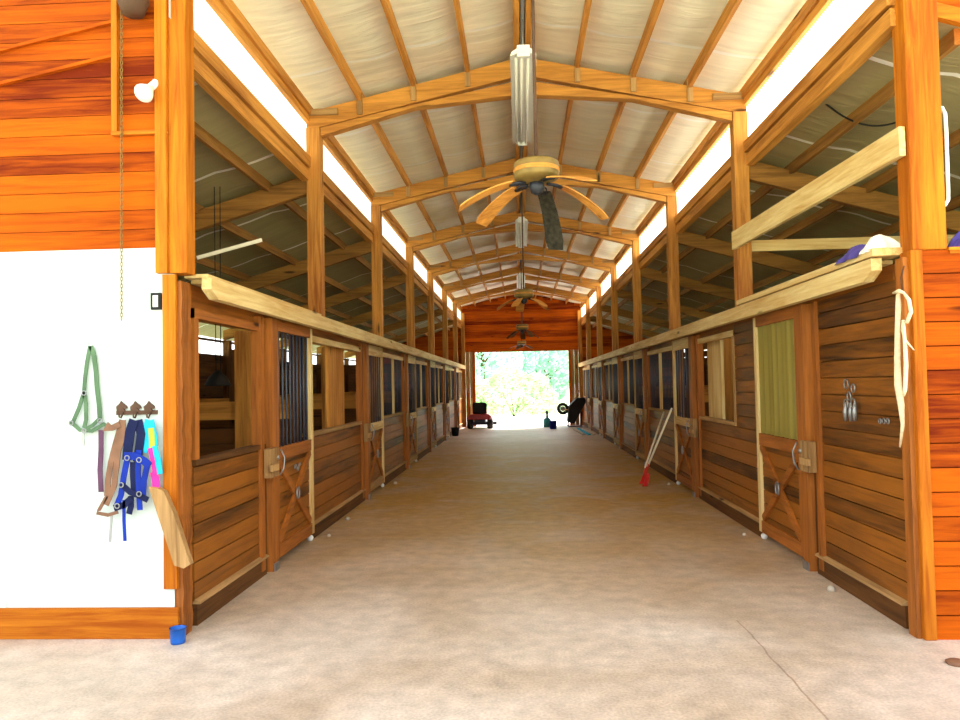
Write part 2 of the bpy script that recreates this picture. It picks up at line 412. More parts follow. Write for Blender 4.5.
# front left room wall: white panel, boards above
XL = -2.44
mb = MB(); mb.box(-6.5, XL, YF, YF+.06, .2, 2.63)
for xx in (-3.62, -4.84): mb.box(xx, xx+.012, YF-.004, YF, .2, 2.63)
struct('wall_front_left', mb, 'paint')
mb = MB(); mb.box(-6.5, at_y(178, 620, YF-.03).x, YF-.03, YF, 0, .205)
o = struct('baseboard_left', mb, 'amber_x'); bevel(o, .006)
mb = MB(); z = 2.63
while z < 4.9:
    mb.box(-6.5, XL+.02, YF, YF+.05, z, z+.128); z += .133
struct('wall_front_left_boards', mb, 'cedar_x')
# front right wall
mb = MB(); z = 0
zr = 2.47
while z < zr-.05:
    mb.box(2.476, 6.5, YF-.06, YF-.02, z, min(z+.146, zr)); z += .154
mb.box(2.476, 6.5, YF-.03, YF-.01, 0, zr)
struct('wall_front_right', mb, 'cedar_x')

# ================================================================= STRUCTURE THINGS
def truss(Y):
    r = thing('roof_truss', (0, Y, 4.4), None, 'roof truss', 'trusses across the main roof')
    y0, y1 = Y-.045, Y+.045
    for s in (-1, 1):
        a = MB(); a.prism([(0, 5.26), (s*W, 4.73), (s*W, 4.53), (0, 5.06)], y0, y1); a.build('rafter', 'timber_x', r)
        b = MB(); b.prism([(0, 5.0), (s*(W-.75), 4.68), (s*(W-.16), 4.55), (s*(W-.16), 4.46), (s*1.2, 4.74), (0, 4.84)], y0-.012, y1+.012); b.build('lower_brace', 'timber_x', r)
        for k in range(1, NP):
            x = W*k/NP
            c = MB(); c.box(s*(x-.03), s*(x+.03), Y-.075, Y-.046, roofz(x)-.3, roofz(x)-.06); c.build('cleat', 'old_z', r)
        c = MB(); c.box(s*(W-.36), s*(W-.02), Y-.075, Y-.046, 4.69, 4.76); c.build('cleat', 'old_x', r)
    return r
for k in range(1, 7):
    t = truss(T[k]); t['label'] = f'{ORD[k-1]} timber roof truss from the front, spanning the aisle under the ridge'
for k in range(1, 8):
    for s in (-1, 1):
        zt = 4.55
        p = thing('aisle_post', (s*2.335, T[k], 2.44), f'{ORD[k-1]} square timber post from the front, standing on the {SIDE[s]} stall rail', 'post', 'posts standing on the stall rails')
        b = MB(); b.box(s*2.26, s*2.415, T[k]-.075, T[k]+.075, 2.44 if k < 7 else 0, zt); o = b.build('post_shaft', 'timber_z', p); bevel(o, .006)
# shed rafters
for k in range(1, 7):
    for s in (-1, 1):
        r = MB(); za = shedz(W)-.1; zb = shedz(XO)-.1
        r.prism([(s*W, za), (s*XO, zb), (s*XO, zb-.21), (s*W, za-.21)], T[k]-.045, T[k]+.045)
        tag(r.build('side_rafter', 'shed_x'), f'{ORD[k-1]} sloping rafter from the front under the {SIDE[s]} side roof', 'rafter', 'rafters of the side roofs')
    # outer posts
for s in (-1, 1):
    for k in range(1, 7):
        b = MB(); b.box(s*(XO-.14), s*XO, T[k]-.07, T[k]+.07, 0, shedz(XO)-.31)
        tag(b.build('outer_post', 'darkw_z'), f'rough post under the outer end of the {ORD[k-1]} {SIDE[s]} side rafter', 'post', 'posts along the outer walls')
# purlins main roof
nm = ['nearest the ridge', 'second below the ridge', 'third below the ridge']
for s in (-1, 1):
    for k in range(1, NP):
        x = W*k/NP; z = roofz(x)-.02
        b = MB(); b.box(s*(x-.02), s*(x+.02), 4.3, YE, z-.13, z); tag(b.build('purlin', 'timber_y'), f'long roof purlin on the {SIDE[s]} slope, {nm[k-1]}', 'purlin', 'purlins of the main roof')
    b = MB(); b.box(s*(W-.03), s*(W+.015), 5.06, YE, 4.62, 4.74); b.box(s*(W-.06), s*(W-.02), 5.06, YE, 4.70, 4.80)
    tag(b.build('eave_plate', 'timber_y'), f'timber eave plate above the {SIDE[s]} translucent wall strip', 'beam')
    b = MB(); b.box(s*.03, s*.09, 4.3, YE, 5.18, 5.36); tag(b.build('ridge_board', 'timber_y'), f'{SIDE[s]} one of the twin ridge boards running along the peak', 'beam')
    b = MB(); b.box(s*(W-.05), s*(W+.04), 5.08 if s < 0 else 4.98, YE, 4.10, 4.22); o = tag(b.build('upper_header_beam', 'timber_y'), f'upper timber header directly under the {SIDE[s]} translucent strip', 'beam')
    b = MB(); b.box(s*(W-.03), s*(W+.06), 5.08 if s < 0 else 4.98, YE, 3.96, 4.08); tag(b.build('lower_header_beam', 'timber_y'), f'lower timber header below the {SIDE[s]} translucent strip, carrying side rafters', 'beam')
    # translucent corrugated strip
    b = MB(); y = 4.9; vs = []; n = 0
    while y < YE:
        ph = n % 4; dx = (.0, .0, .014, .014)[ph]
        vs += [(s*(W+.02+dx), y, 4.20), (s*(W+.02+dx), y, 4.66)]; n += 1; y += (.03, .02, .03, .02)[ph]
    b.add(vs, [(2*i, 2*i+2, 2*i+3, 2*i+1) for i in range(n-1)])
    w = b.build('window_'+str(1 if s < 0 else 2), 'poly'); w['kind'] = 'structure'
    # vertical battens behind the strip
    for kk in range(5):
        x = W+.8*(kk+.5)+.05
        if x > XO: continue
        b = MB(); b.box(s*(x-.02), s*(x+.02), 5.08, YE, shedz(x)-.14, shedz(x)-.03)
        tag(b.build('side_purlin', 'shed_y'), f'{ORD[kk]} purlin out from the aisle under the {SIDE[s]} side roof', 'purlin', 'purlins of the side roofs')
# pipe along the ridge
b = MB(); b.tube([(0, 4.3, 5.2), (0, 29.8, 5.2)], .02, 8)
tag(b.build('conduit_pipe', 'steel'), 'thin grey conduit pipe running between the ridge boards', 'pipe')

# ================================================================= STALL FRONTS
def boards(mb, s, y0, y1, z0, z1, d0=0, d1=.03, pitch=.135):
    sb(mb, s, d1-.008, d1, y0, y1, z0, z1); z = z0
    while z < z1-.02:
        jit = random.uniform(-.002, .002)
        sb(mb, s, d0+jit, d1-.008, y0, y1, z, min(z+pitch-.009, z1)); z += pitch
# cap rails
for s in (-1, 1):
    y0 = 5.11 if s < 0 else 5.06
    r = thing('cap_rail', (s*2.33, y0, 2.3), f'long pale pine cap rail along the top of the {SIDE[s]} stall row', 'rail')
    b = MB(); a = 2.24; c = 2.43
    b.prism([(y0, 2.44), (y0, 2.36), (y0+.12, 2.30), (YE-.1, 2.30), (YE-.1, 2.44)], s*a, s*(a+.07), 'x'); b.build('rail_beam', 'pine_y', r)
    b = MB(); b.box(s*(a+.07), s*c, y0+.1, YE-.1, 2.415, 2.44); b.build('cap_board', 'pine_y', r)
    if s > 0:
        b = MB(); b.prism([(y0-.05, 2.50), (y0-.05, 2.45), (8.1, 2.45), (8.1, 2.50)], s*(a-.01), s*c, 'x'); b.build('top_board', 'pine_y', r)
    else:
        b = MB(); b.box(s*(a+.02), s*c, 5.1, 8.1, 2.44, 2.465); b.build('top_board', 'pine_y', r)
    b = MB(); sb(b, s, .035, .06, 5.2, YE-.1, 2.245, 2.415); b.build('under_board', 'stud_y', r)

def door(s, y0, i, w=1.25):
    """sliding stall door: framed, crossed brace below, grille above; local sizes in metres"""
    y1 = y0+w; yc = (y0+y1)/2
    side = SIDE[s]
    extra = {(-1, 0): 'with blue-grey bars and a curled handle', (1, 0): 'with a yellowed plastic sheet in its upper half'}.get((s, i), 'with dark upper bars')
    r = thing('stall_door', (s*W, yc, .06), f'{ORD[i]} sliding stall door from the front on the {side}, {extra}', 'door', 'sliding stall doors')
    far = i > 0  # paler wood on further doors paints in rim light on stiles and rails
    fm = 'stud' if (i == 0 or (s > 0 and i == 1)) else 'old'
    d0, d1 = -.05, -.005
    b = MB(); boards(b, s, y0+.04, y1-.04, .12, 1.05, -.02, .0); b.build('board_panel', 'stall_y', r)
    for a in (y0, y1-.085):
        b = MB(); sb(b, s, d0, d1, a, a+.085, .08, 2.3)
        b.build('stile', ('pine_z' if (a == y0) == (s > 0 and False) and i == 0 and s > 0 and a != y0 else (('pine_z' if a != y0 and i < 2 else fm+'_z'))), r)
    for z0, z1 in ((.08, .2), (.98, 1.1), (2.2 if i == 0 else 2.14, 2.3)):
        b = MB(); sb(b, s, d0, d1, y0+.085, y1-.085, z0, z1); b.build('cross_rail', ('pine_y' if far and z0 > .5 else fm+'_y'), r)
    X = s*(W-.035)
    za, zb = .22, .97; ya, yb = y0+.1, y1-.1
    for k, (p, q) in enumerate((((ya, za), (yb, zb)), ((ya, zb), (yb, za)))):
        b = MB(); b.bar((X+s*.002*k, p[0], p[1]), (X+s*.002*k, q[0], q[1]), .075, .025, (1, 0, 0)); b.build('diagonal_brace', 'stud_y', r)
    # grille or sheet
    if (s, i) == (1, 0):
        b = MB(); n = 26; vs = []
        for k in range(n+1):
            y = ya+(yb-ya)*k/n; x = s*(W-.02+.012*math.sin(k*1.9)+.006*math.sin(k*.7)); vs += [(x, y, 1.1), (x, y, 2.2)]
        b.add(vs, [(2*k, 2*k+2, 2*k+3, 2*k+1) for k in range(n)], True); b.build('plastic_sheet', 'sheet', r)
        b = MB(); sb(b, s, .03, .05, ya, yb, 1.05, 2.25)
        b.build('backing_board', 'old_z', r)
    else:
        b = MB(); nb = 9 if i == 0 else 6
        for k in range(nb):
            y = ya+(yb-ya)*(k+.5)/nb; b.tube([(s*(W-.025), y, 1.1), (s*(W-.025), y, 2.2)], .011, 6)
        b.build('bar_grille', 'bars', r)
    # horseshoe on the crossing, latch
    hs = MB(); c = (s*(W-.062), yc, .6); hs.torus(c, .055, .010, -60, 240, 16, 6, 'yz', .8, 1.1); hs.build('horseshoe', 'steel', r)
    if (s, i) == (-1, 0):
        hm = MB(); hm.tube([(s*(W-.065), yc-.12+.02*k, .86+.035*math.sin(k*.9)) for k in range(11)], .009, 6); hm.build('door_handle', 'steel', r)
    ro = MB(); ro.lathe([(.03, -.02), (.034, 0), (.03, .02)], (s*(W-.02), y1-.06, .035), 'y', 12); ro.build('guide_roller', 'white', r)
    return r

def post_pair(s, y0, i, nm):
    """two jamb studs with a latch block in front of each door"""
    r = thing('door_jamb', (s*W, y0, 0), f'{ORD[i]} pair of upright jamb studs from the front on the {SIDE[s]}, with latch block', 'door jamb', 'jambs beside the stall doors')
    a = MB(); sb(a, s, -.06, .06, y0, y0+.14, 0, 2.3); a.build('stud', 'stud_z', r)
    a = MB(); sb(a, s, -.03, .06, y0-.2, y0-.12, .05, 2.3); a.build('stud', 'stud_z', r)
    a = MB(); sb(a, s, .03, .06, y0-.12, y0, 1.05, 2.25) if False else sb(a, s, .0, .03, y0-.12, y0, .05, 1.05); a.build('gap_board', 'darkw_z', r)
    a = MB(); sb(a, s, -.1, -.035, y0-.16, y0+.06, .86, 1.12); sb(a, s, -.13, -.1, y0-.2, y0-.02, .92, .98); lb = a.build('latch_block', 'old_z', r); bevel(lb, .005)
    a = MB(); a.tube([(s*(W-.11), y0+.08, 1.1), (s*(W-.14), y0+.1, 1.02), (s*(W-.13), y0+.1, .92), (s*(W-.1), y0+.08, .86)], .008, 6); a.lathe([(.02, -.01), (.02, .01)], (s*(W-.105), y0+.02, 1.03), 'x', 10); a.build('latch_hook', 'steel', lb)
    a = MB(); sb(a, s, -.075, -.06, y0+.01, y0+.13, 0, .07); a.build('foot_bracket', 'steel', r)
    return r

doors_L = [6.85, 11.1, 15.1, 18.9, 22.7, 26.6]
doors_R = [6.75, 10.95, 15.1, 18.9, 22.6, 26.4]
def panel(s, y0, y1, i, kind):
    desc = {'open': 'low board front with an open top', 'solid': 'full height solid board front', 'half': 'board front with a far framed opening'}[kind]
    r = thing('stall_enclosure', (s*W, (y0+y1)/2, 0), f'{ORD[i]} {desc} from the front on the {SIDE[s]}', 'stall wall', 'stall fronts between the doors')
    top = 2.24
    b = MB(); boards(b, s, y0, y1, .17, 1.12)
    if kind == 'solid': boards(b, s, y0, y1, 1.12+.0, 2.3)
    if kind == 'half': boards(b, s, y0, y0+.85, 1.115, 2.3)
    b.build('board_panel', 'stall_y', r)
    b = MB(); sb(b, s, -.02, .03, y0, y1, 0, .15); b.build('skirt_board', 'darkw_y', r)
    b = MB(); b.prism([(s*(W-.04), .15), (s*(W-.04), .165), (s*(W+.0), .18), (s*(W+.02), .15)], y0, y1); b.build('skirt_cap', 'old_y', r)
    if kind != 'solid':
        o0 = y0 if kind == 'open' else y0+.85
        b = MB(); sb(b, s, -.02, .08, o0, y1, 1.12, 1.16); b.build('sill', 'darkw_y' if i == 0 else 'old_y', r)
        b = MB(); sb(b, s, -.012, .05, o0, o0+.07, 1.16, top); b.build('frame_post', 'stud_z' if i == 0 else 'pine_z' if s < 0 and i > 1 else 'old_z', r)
        b = MB(); sb(b, s, -.012, .05, y1-.07, y1, 1.16, top); b.build('frame_post', 'pine_z' if i > 1 else 'stud_z', r)
        if i > 1:
            m_ = (o0+y1)/2
            b = MB(); sb(b, s, -.01, .03, m_-.04, m_+.04, 1.16, top); b.build('frame_post', 'pine_z', r)
        b = MB(); sb(b, s, -.015, .05, o0, y1, 2.17, 2.24); b.build('head_board', 'stud_y' if i == 0 else 'pine_y', r)
        if (i > 0 or s > 0) and kind != 'half':
            b = MB(); n = max(4, int((y1-o0)/.13))
            for k in range(n):
                if (k*7+i*3) % 5 < 3 or s > 0 or i > 1:
                    y = o0+.1+(y1-o0-.2)*k/n; b.tube([(s*(W+.03), y, 1.16), (s*(W+.03), y, 2.17)], .009, 6)
            if not (s < 0 and i == 1): b.build('bar_grille', 'bars', r)
        if kind == 'half':
            b = MB(); sb(b, s, .1, .14, o0+1.0, y1-.2, .3, 2.28); b.build('inner_board', 'pine_z', r)
    return r

def stall_row(s, doors, first):
    y = first
    for i, d in enumerate(doors):
        kind = 'open'
        if s > 0: kind = 'solid' if i == 0 else 'half' if i == 1 else 'open'
        panel(s, y, d-.2, i, kind)
        post_pair(s, d-.14+.0, i, '')
        door(s, d, i)
        y = d+1.27
    panel(s, y, YE-.1, len(doors), 'open')
stall_row(-1, doors_L, 5.2)
stall_row(1, doors_R, 5.1)

# posts standing below the cap rail where the frame lines fall
for s in (-1, 1):
    for k in range(1, 7):
        b = MB(); sb(b, s, .085, .21, T[k]-.075, T[k]+.075, 0, 2.3)
        tag(b.build('stall_post', 'darkw_z'), f'post inside the {SIDE[s]} stall row below the {ORD[k-1]} aisle post', 'post', 'posts inside the stall row')
# wide planks in left stall opening
b = MB(); sb(b, -1, .1, .14, 9.35, 10.2, .03, 2.28); tag(b.build('wide_plank', 'timber_z'), 'wide upright tan plank inside second left stall opening', 'plank')

# partitions and stall interiors
for s in (-1, 1):
    for k in range(1, 7):
        y = T[k]
        r = thing('stall_partition', (s*4.2, y, 0), f'{ORD[k-1]} cross partition from the front between stalls on the {SIDE[s]}', 'partition', 'partitions between stalls')
        b = MB(); z = .022
        while z < 1.15: b.box(s*(W+.22), s*(XO-.15), y-.02, y+.02, z, z+.165); z += .172
        b.build('board_panel', 'darkw_x', r)
        b = MB(); b.box(s*(W+.22), s*(XO-.15), y-.03, y+.03, 1.32, 1.52); b.build('top_plank', 'timber_x', r)
        b = MB(); b.box(s*3.02, s*3.24, y-.09, y-.03, 0, 2.3); b.build('upright', 'timber_z', r)
        b = MB(); b.box(s*4.6, s*4.74, y-.07, y-.03, 0, 2.3); b.build('upright', 'darkw_z', r)
        if s > 0 or k > 3:
            b = MB(); b.box(s*(W+.22), s*(XO-.15), y-.03, y+.03, 2.14, 2.24); b.build('upper_rail', 'darkw_x', r)
    b = MB(); b.box(s*(W+.07), s*(XO-.01), 5.05, YE-.05, .0, .02)
    tag(b.build('stall_bedding', 'dirt'), f'trodden bedding covering the stall floors on the {SIDE[s]}', 'bedding', kind='stuff')

# ================================================================= FRONT CORNERS
# left corner post, upper and lower
p = thing('corner_post', (-2.42, YF, 0), 'tall honey coloured corner post at the end of the white wall', 'post')
b = MB(); b.box(-2.46, -2.335, YF-.02, YF+.12, 2.45, 4.9); bevel(b.build('upper_post', 'amber_z', p), .006)
b = MB(); b.box(-2.54, -2.46, YF-.045, YF, 2.45, 4.9); b.build('casing_board', 'amber_z', p)
b = MB(); b.box(-2.50, -2.41, YF-.03, YF+.0, .33, 2.44); b.build('lower_board', 'amber_z', p)
b = MB(); n = 40; pr = [(-2.435, 0), (-2.435, 2.4)]
for k in range(n, -1, -1): pr.append((-2.388+.012*abs(math.sin(k*.95)), 2.4*k/n))
b.prism(pr, YF-.0, YF+.14)
b.build('notched_post', 'stud_z', p)
# right corner post
p = thing('corner_post', (2.5, YF, 0), 'tall amber corner post at the right wall end, grooved upper half', 'post')
b = MB(); b.box(2.42, 2.635, YF-.07, YF+.09, 2.46, 4.9); bevel(b.build('upper_post', 'amber_z', p), .008)
b = MB(); b.box(2.40, 2.475, YF-.08, YF+.06, 0, 2.46); bevel(b.build('lower_post', 'amber_z', p), .008)
b = MB(); b.box(2.37, 2.40, YF-.04, YF+.06, 0, 2.42); b.build('casing_board', 'stud_z', p)
b = MB(); b.box(2.64, 6.5, YF-.08, YF-.01, 2.45, 2.47); b.box(2.65, 6.5, YF-.07, YF+.1, 2.43, 2.45)
tag(b.build('flat_board', 'amber_x'), 'flat orange cap board on top of the right front wall', 'board')
b = MB(); b.prism([(2.636, 4.07), (2.636, 4.9), (6.5, 4.3), (6.5, 2.9)], YF-.05, YF+.0); tag(b.build('header_board', 'cedar_x'), 'orange header board leaving the right corner post near the top', 'board')

b = MB(); b.prism([(2.636, 3.97), (2.636, 4.068), (6.5, 2.898), (6.5, 2.78)], YF-.05, YF+.0); tag(b.build('header_trim_board', 'amber_x'), 'lighter narrow board right under the orange header at top right', 'board')
# diagonal brace boards right
a = at_y(735, 243, 8.0); c = at_y(905, 140, 5.05)
a = Vector((2.235, 8.15, at_y(735, 241, 8.15).z)); c = Vector((2.39, 4.90, at_y(903, 141, 4.9).z))
b = MB(); b.bar(a, c, .04, .19, (0, 0, 1)); tag(b.build('brace_board', 'pine_y'), 'pale unpainted board sloping between the right front post and the next', 'board')
a = at_y(752, 245, 8.25); c = at_y(878, 243, 8.25)
b = MB(); b.box(a.x, c.x+1.4, 8.27, 8.31, a.z-.065, a.z+.055); tag(b.build('loft_board', 'pine_x'), 'pale level board behind second right post, mossy along its middle', 'board')

# ----- left wall details
Yw = YF-.005
def P(px, py, off=0.0): return at_y(px, py, YF-off)
# trim frame and hatch
r = thing('wood_trim_frame', tuple(P(140, 70)), 'thin orange trim frame around a narrow strip of upper wall boards', 'trim')
for (x0, y0, x1, y1) in ((114, -30, 119, 136), (162, -30, 168, 136)):
    a, c = P(x0, y1), P(x1, y0); b = MB(); b.box(a.x, c.x, YF-.035, YF, a.z, c.z); b.build('trim_upright', 'amber_z', r)
a, c = P(114, 137), P(170, 131); b = MB(); b.box(a.x, c.x, YF-.04, YF, a.z, c.z); b.build('trim_bottom', 'amber_x', r)
for k, (p1, q1) in enumerate((((-60, 66), (113, 22)), ((-60, 99), (113, 56)))):
    b = MB(); b.bar(P(*p1, .015), P(*q1, .015), .03, .022, (0, 0, 1)); tag(b.build('slanted_batten', 'cedar_x'), ['upper', 'lower'][k]+' thin slanted batten on the orange boards at top left', 'batten')
# vent hood stub at the top of the frame
b = MB(); c = P(133, 0, .1); b.lathe([(.0, -.1), (.07, -.1), (.1, -.02), (.1, .02), (.04, .1), (0, .1)], c, 'z', 16)
tag(b.build('bell_shade', 'iron'), 'dark metal shade hanging at top edge above the spotlight', 'lamp')
# spotlight
c = P(144, 92, .12)
r = thing('spotlight', tuple(P(155, 84)), 'white flood bulb in a small holder on the orange wall', 'lamp')
b = MB(); a = P(156, 83, .03); b.lathe([(.03, 0), (.03, -.02)], (a.x, YF-.015, a.z), 'y', 14); b.build('wall_plate', 'white', r)
d = (P(139, 97, .2)-P(156, 83, .04)); L_ = d.length; dn = d.normalized(); s0 = P(156, 83, .03)
def cone(profile, org, direction, n=20):
    m_ = MB(); q = direction.to_track_quat('Z', 'Y'); vs = []; fs = []
    for rr, hh in profile:
        for k in range(n):
            t = 2*math.pi*k/n; vs.append(org+q @ Vector((rr*math.cos(t), rr*math.sin(t), hh)))
    for i in range(len(profile)-1):
        for k in range(n): fs.append((i*n+k, i*n+(k+1) % n, (i+1)*n+(k+1) % n, (i+1)*n+k))
    fs += [tuple(range(n-1, -1, -1)), tuple((len(profile)-1)*n+k for k in range(n))]
    m_.add(vs, fs, True); return m_
sk = cone([(.022, -.01), (.026, 0), (.026, .06), (.02, .065)], s0, dn).build('socket', 'white', r)
cone([(.018, .06), (.025, .08), (.058, .15), (.064, .17), (.055, .185), (.02, .195), (.002, .197)], s0, dn).build('bulb', 'lampglass', sk)
# long chain
mb = MB(); k = 0; py = -20
while py < 320:
    c = P(121.5, py, .05)
    if k % 2: mb.torus((c.x, c.y, c.z), .011, .0028, 0, 360, 10, 5, 'xz', .7, 1.5)
    else: mb.torus((c.x, c.y, c.z), .011, .0028, 0, 360, 10, 5, 'yz', .7, 1.5)
    py += 3.6; k += 1
tag(mb.build('hanging_chain', 'brass'), 'thin metal chain hanging straight down over orange and white wall', 'chain')
# switch
a, c = P(152, 310), P(162, 293)
r = thing('light_switch', (a.x, YF, a.z), 'small dark framed light switch at the right edge of the white wall', 'switch')
b = MB(); b.box(a.x, c.x, YF-.02, YF, a.z, c.z); b.build('box', 'black', r)
b = MB(); b.box(a.x+.018, c.x-.018, YF-.026, YF-.02, a.z+.018, c.z-.018); b.build('plate', 'white', r)
# hook rack
a, c = P(117, 415), P(158, 410)
r = thing('hook_rack', (a.x, YF, a.z), 'iron rack of three horse head hooks on the white wall', 'rack')
b = MB(); b.box(a.x, c.x, YF-.012, YF, a.z, c.z); b.build('back_bar', 'iron', r)
for hx in (122.5, 136.5, 150):
    o_ = P(hx, 411); pr = [(-.03, 0), (-.035, .03), (-.012, .05), (-.002, .068), (.012, .052), (.034, .036), (.04, .018), (.026, .014), (.012, .022), (.028, 0)]
    b = MB(); b.prism([(o_.x+u, o_.z+v) for u, v in pr], YF-.02, YF-.006); hh = b.build('horse_head', 'iron', r)
    o_ = P(hx, 411, .02); b = MB(); b.tube([(o_.x, YF-.01, o_.z-.01), (o_.x, YF-.04, o_.z-.045), (o_.x, YF-.06, o_.z-.04), (o_.x, YF-.065, o_.z-.015)], .006, 6); b.build('hook', 'iron', r)
def webbing(name, label, cat, parts, mat, group=None, w=.022):
    """parts: (part name, material, width, depth off wall, pixel path)"""
    p0 = parts[0][4][0]; o0 = P(p0[0], p0[1], .05)
    r = thing(name, tuple(o0), label, cat, group)
    for pn, mt_, w_, off, path in parts:
        b = MB(); b.strap([P(x, y, off) for x, y in path], w_*1.3, .006); b.build(pn, mt_ or mat, r)
    return r
hg = 'halters hanging on the white wall'
r = webbing('halter', 'sage green webbing halter hung on a nail, left of the hook rack', 'halter', [
    ('crown_strap', 'sage', .02, .02, [(90, 346), (87, 362), (85, 378), (84, 392)]),
    ('crown_strap', 'sage', .024, .02, [(91, 346), (94, 356), (96, 372), (97, 388), (99, 404), (100, 420)]),
    ('cheek_strap', 'sage', .02, .025, [(84, 392), (79, 408), (73, 422), (71, 424)]),
    ('cheek_strap', 'sage', .02, .025, [(84, 392), (86, 404), (86, 420), (84, 428)]),
    ('nose_band', 'sage', .02, .03, [(71, 422), (80, 430), (92, 431), (104, 424), (110, 428)]),
    ('throat_strap', 'sage', .018, .03, [(100, 418), (93, 425), (84, 430)]),
    ('lead_end', 'steel', .012, .03, [(84, 430), (83, 438), (84, 446)])], 'sage', hg)
for (x, y) in ((71, 423), (84, 431), (100, 421), (84, 393)):
    b = MB(); c = P(x, y, .035); b.torus(c, .015, .004, 0, 360, 12, 6, 'xz'); b.build('ring', 'steel', r)
b = MB(); c = P(89, 344); b.tube([(c.x, YF, c.z), (c.x, YF-.03, c.z)], .004, 6); b.build('nail', 'steel', r)
r = webbing('halter', 'brown leather halter on the left hook of the rack', 'halter', [
    ('crown_strap', 'leather', .03, .05, [(122, 420), (119, 432), (115, 446), (111, 462), (108, 480), (107, 496)]),
    ('crown_strap', 'leather', .03, .055, [(123, 420), (123, 436), (118, 452), (116, 470), (114, 486), (106, 505)]),
    ('cheek_strap', 'leather', .03, .06, [(110, 424), (105, 430), (112, 428), (120, 424)]),
    ('nose_band', 'leather', .018, .055, [(107, 496), (99, 510), (97, 513), (108, 515), (118, 512)]),
    ('lead_end', 'steel', .012, .05, [(112, 514), (111, 524), (110, 542)])], 'leather', hg)
webbing('lead_strap', 'long plum coloured strap hanging left of the brown halter', 'strap', [
    ('webbing', 'plum', .026, .03, [(101, 430), (101, 450), (100, 470), (101, 492)])], 'plum')
r = webbing('halter', 'navy and deep blue nylon halter on the middle hook, longest of all', 'halter', [
    ('crown_strap', 'navy', .05, .06, [(134, 420), (130, 432), (128, 448), (127, 460)]),
    ('crown_strap', 'navy', .045, .055, [(138, 420), (141, 434), (139, 450), (137, 462)]),
    ('cheek_strap', 'deepblue', .03, .07, [(128, 455), (124, 475), (121, 495), (117, 505)]),
    ('cheek_strap', 'deepblue', .028, .072, [(139, 450), (138, 470), (139, 495), (140, 510)]),
    ('cheek_strap', 'deepblue', .03, .075, [(148, 462), (144, 480), (143, 498)]),
    ('nose_band', 'deepblue', .04, .08, [(124, 456), (134, 456), (144, 461), (150, 466)]),
    ('throat_strap', 'navy', .03, .078, [(121, 484), (130, 492), (140, 496), (148, 500)]),
    ('chin_strap', 'navy', .035, .07, [(114, 508), (124, 505), (132, 498)]),
    ('lead_end', 'deepblue', .016, .07, [(124, 500), (124, 520), (125, 541)]),
    ('lead_end', 'navy', .03, .065, [(131, 496), (131, 506), (129, 514)]),
    ('chin_strap', 'navy', .03, .065, [(133, 462), (133, 478), (134, 492)])], 'navy', hg)
for (x, y) in ((127, 458), (139, 460), (121, 485), (139, 494), (117, 506)):
    b = MB(); c = P(x, y, .085); b.torus(c, .016, .004, 0, 360, 12, 6, 'xz'); b.build('ring', 'steel', r)
webbing('halter', 'turquoise, lime and pink nylon halter on the right hook', 'halter', [
    ('crown_strap', 'sky', .04, .05, [(149, 420), (146, 432), (146, 444), (143, 452)]),
    ('crown_strap', 'sky', .03, .055, [(151, 420), (154, 434), (155, 446)]),
    ('cheek_strap', 'lime', .03, .06, [(151, 428), (152, 440), (152, 452)]),
    ('cheek_strap', 'sky', .03, .065, [(154, 446), (158, 460), (160, 474)]),
    ('nose_band', 'pink', .022, .07, [(150, 448), (153, 462), (155, 474)]),
    ('lead_end', 'pink', .04, .06, [(154, 472), (156, 482), (156, 489)])], 'sky', hg)
# broken plank across the corner
b = MB(); q0 = P(158, 487, .06); q1 = P(182, 566, .1); dd = (q1-q0).normalized(); sd = Vector((dd.z, 0, -dd.x))
pts = [q0-sd*.04+dd*.04, q0+sd*.0-dd*.0, q0+sd*.045-dd*.02, q0+sd*.05+dd*.2, q1+sd*.055-dd*.02, q1+sd*.0+dd*.02, q1-sd*.05+dd*.01, q0-sd*.055+dd*.2]
b.prism([(v.x, v.z) for v in pts], YF-.09, YF-.035)
tag(b.build('broken_plank', 'old_z'), 'weathered broken plank nailed slanting across the left corner', 'plank')
# blue cup
c = at_y(178, 637, YF-.1); b = MB(); b.lathe([(.045, 0), (.047, .02), (.052, .1), (.055, .1), (.048, .1), (.04, .01)], (c.x, YF-.1, .0), 'z', 20)
tag(b.build('cup', 'blue'), 'blue plastic cup on the floor at the left corner', 'cup')

# ----- right wall details
def Q(px, py, off=0.0): return at_x(px, py, W-off)
# cream rope hank
r = thing('rope_hank', tuple(Q(897, 290, .05)), 'cream cotton rope hank hanging beside the right corner post', 'rope')
pa = [(898, 290), (899, 305), (898, 330), (898, 360), (899, 385), (902, 405), (903, 425), (900, 447)]
b = MB(); b.tube([Q(x, y, .05) for x, y in pa], [.012, .022, .02, .024, .03, .026, .014, .006], 8); b.build('main_strand', 'rope', r)
b = MB(); b.tube([Q(x, y, .07) for x, y in [(903, 292), (909, 300), (911, 312), (907, 322), (903, 322), (902, 330), (905, 340), (914, 350)]], [.008, .012, .012, .012, .01, .008, .008, .003], 8); b.build('loop', 'rope', r)
b = MB(); b.tube([Q(x, y, .08) for x, y in [(903, 320), (905, 345), (906, 365), (905, 390), (904, 396)]], [.01, .012, .014, .012, .006], 8); b.build('strand', 'rope', r)
b = MB(); b.tube([Q(x, y, .08) for x, y in [(893, 293), (899, 291), (904, 293)]], [.006, .014, .008], 8); b.build('knot', 'rope', r)
b = MB(); b.tube([Q(904, 266, .05), Q(901, 278, .05), Q(902, 292, .06)], .005, 6); b.build('cord', 'iron', r)
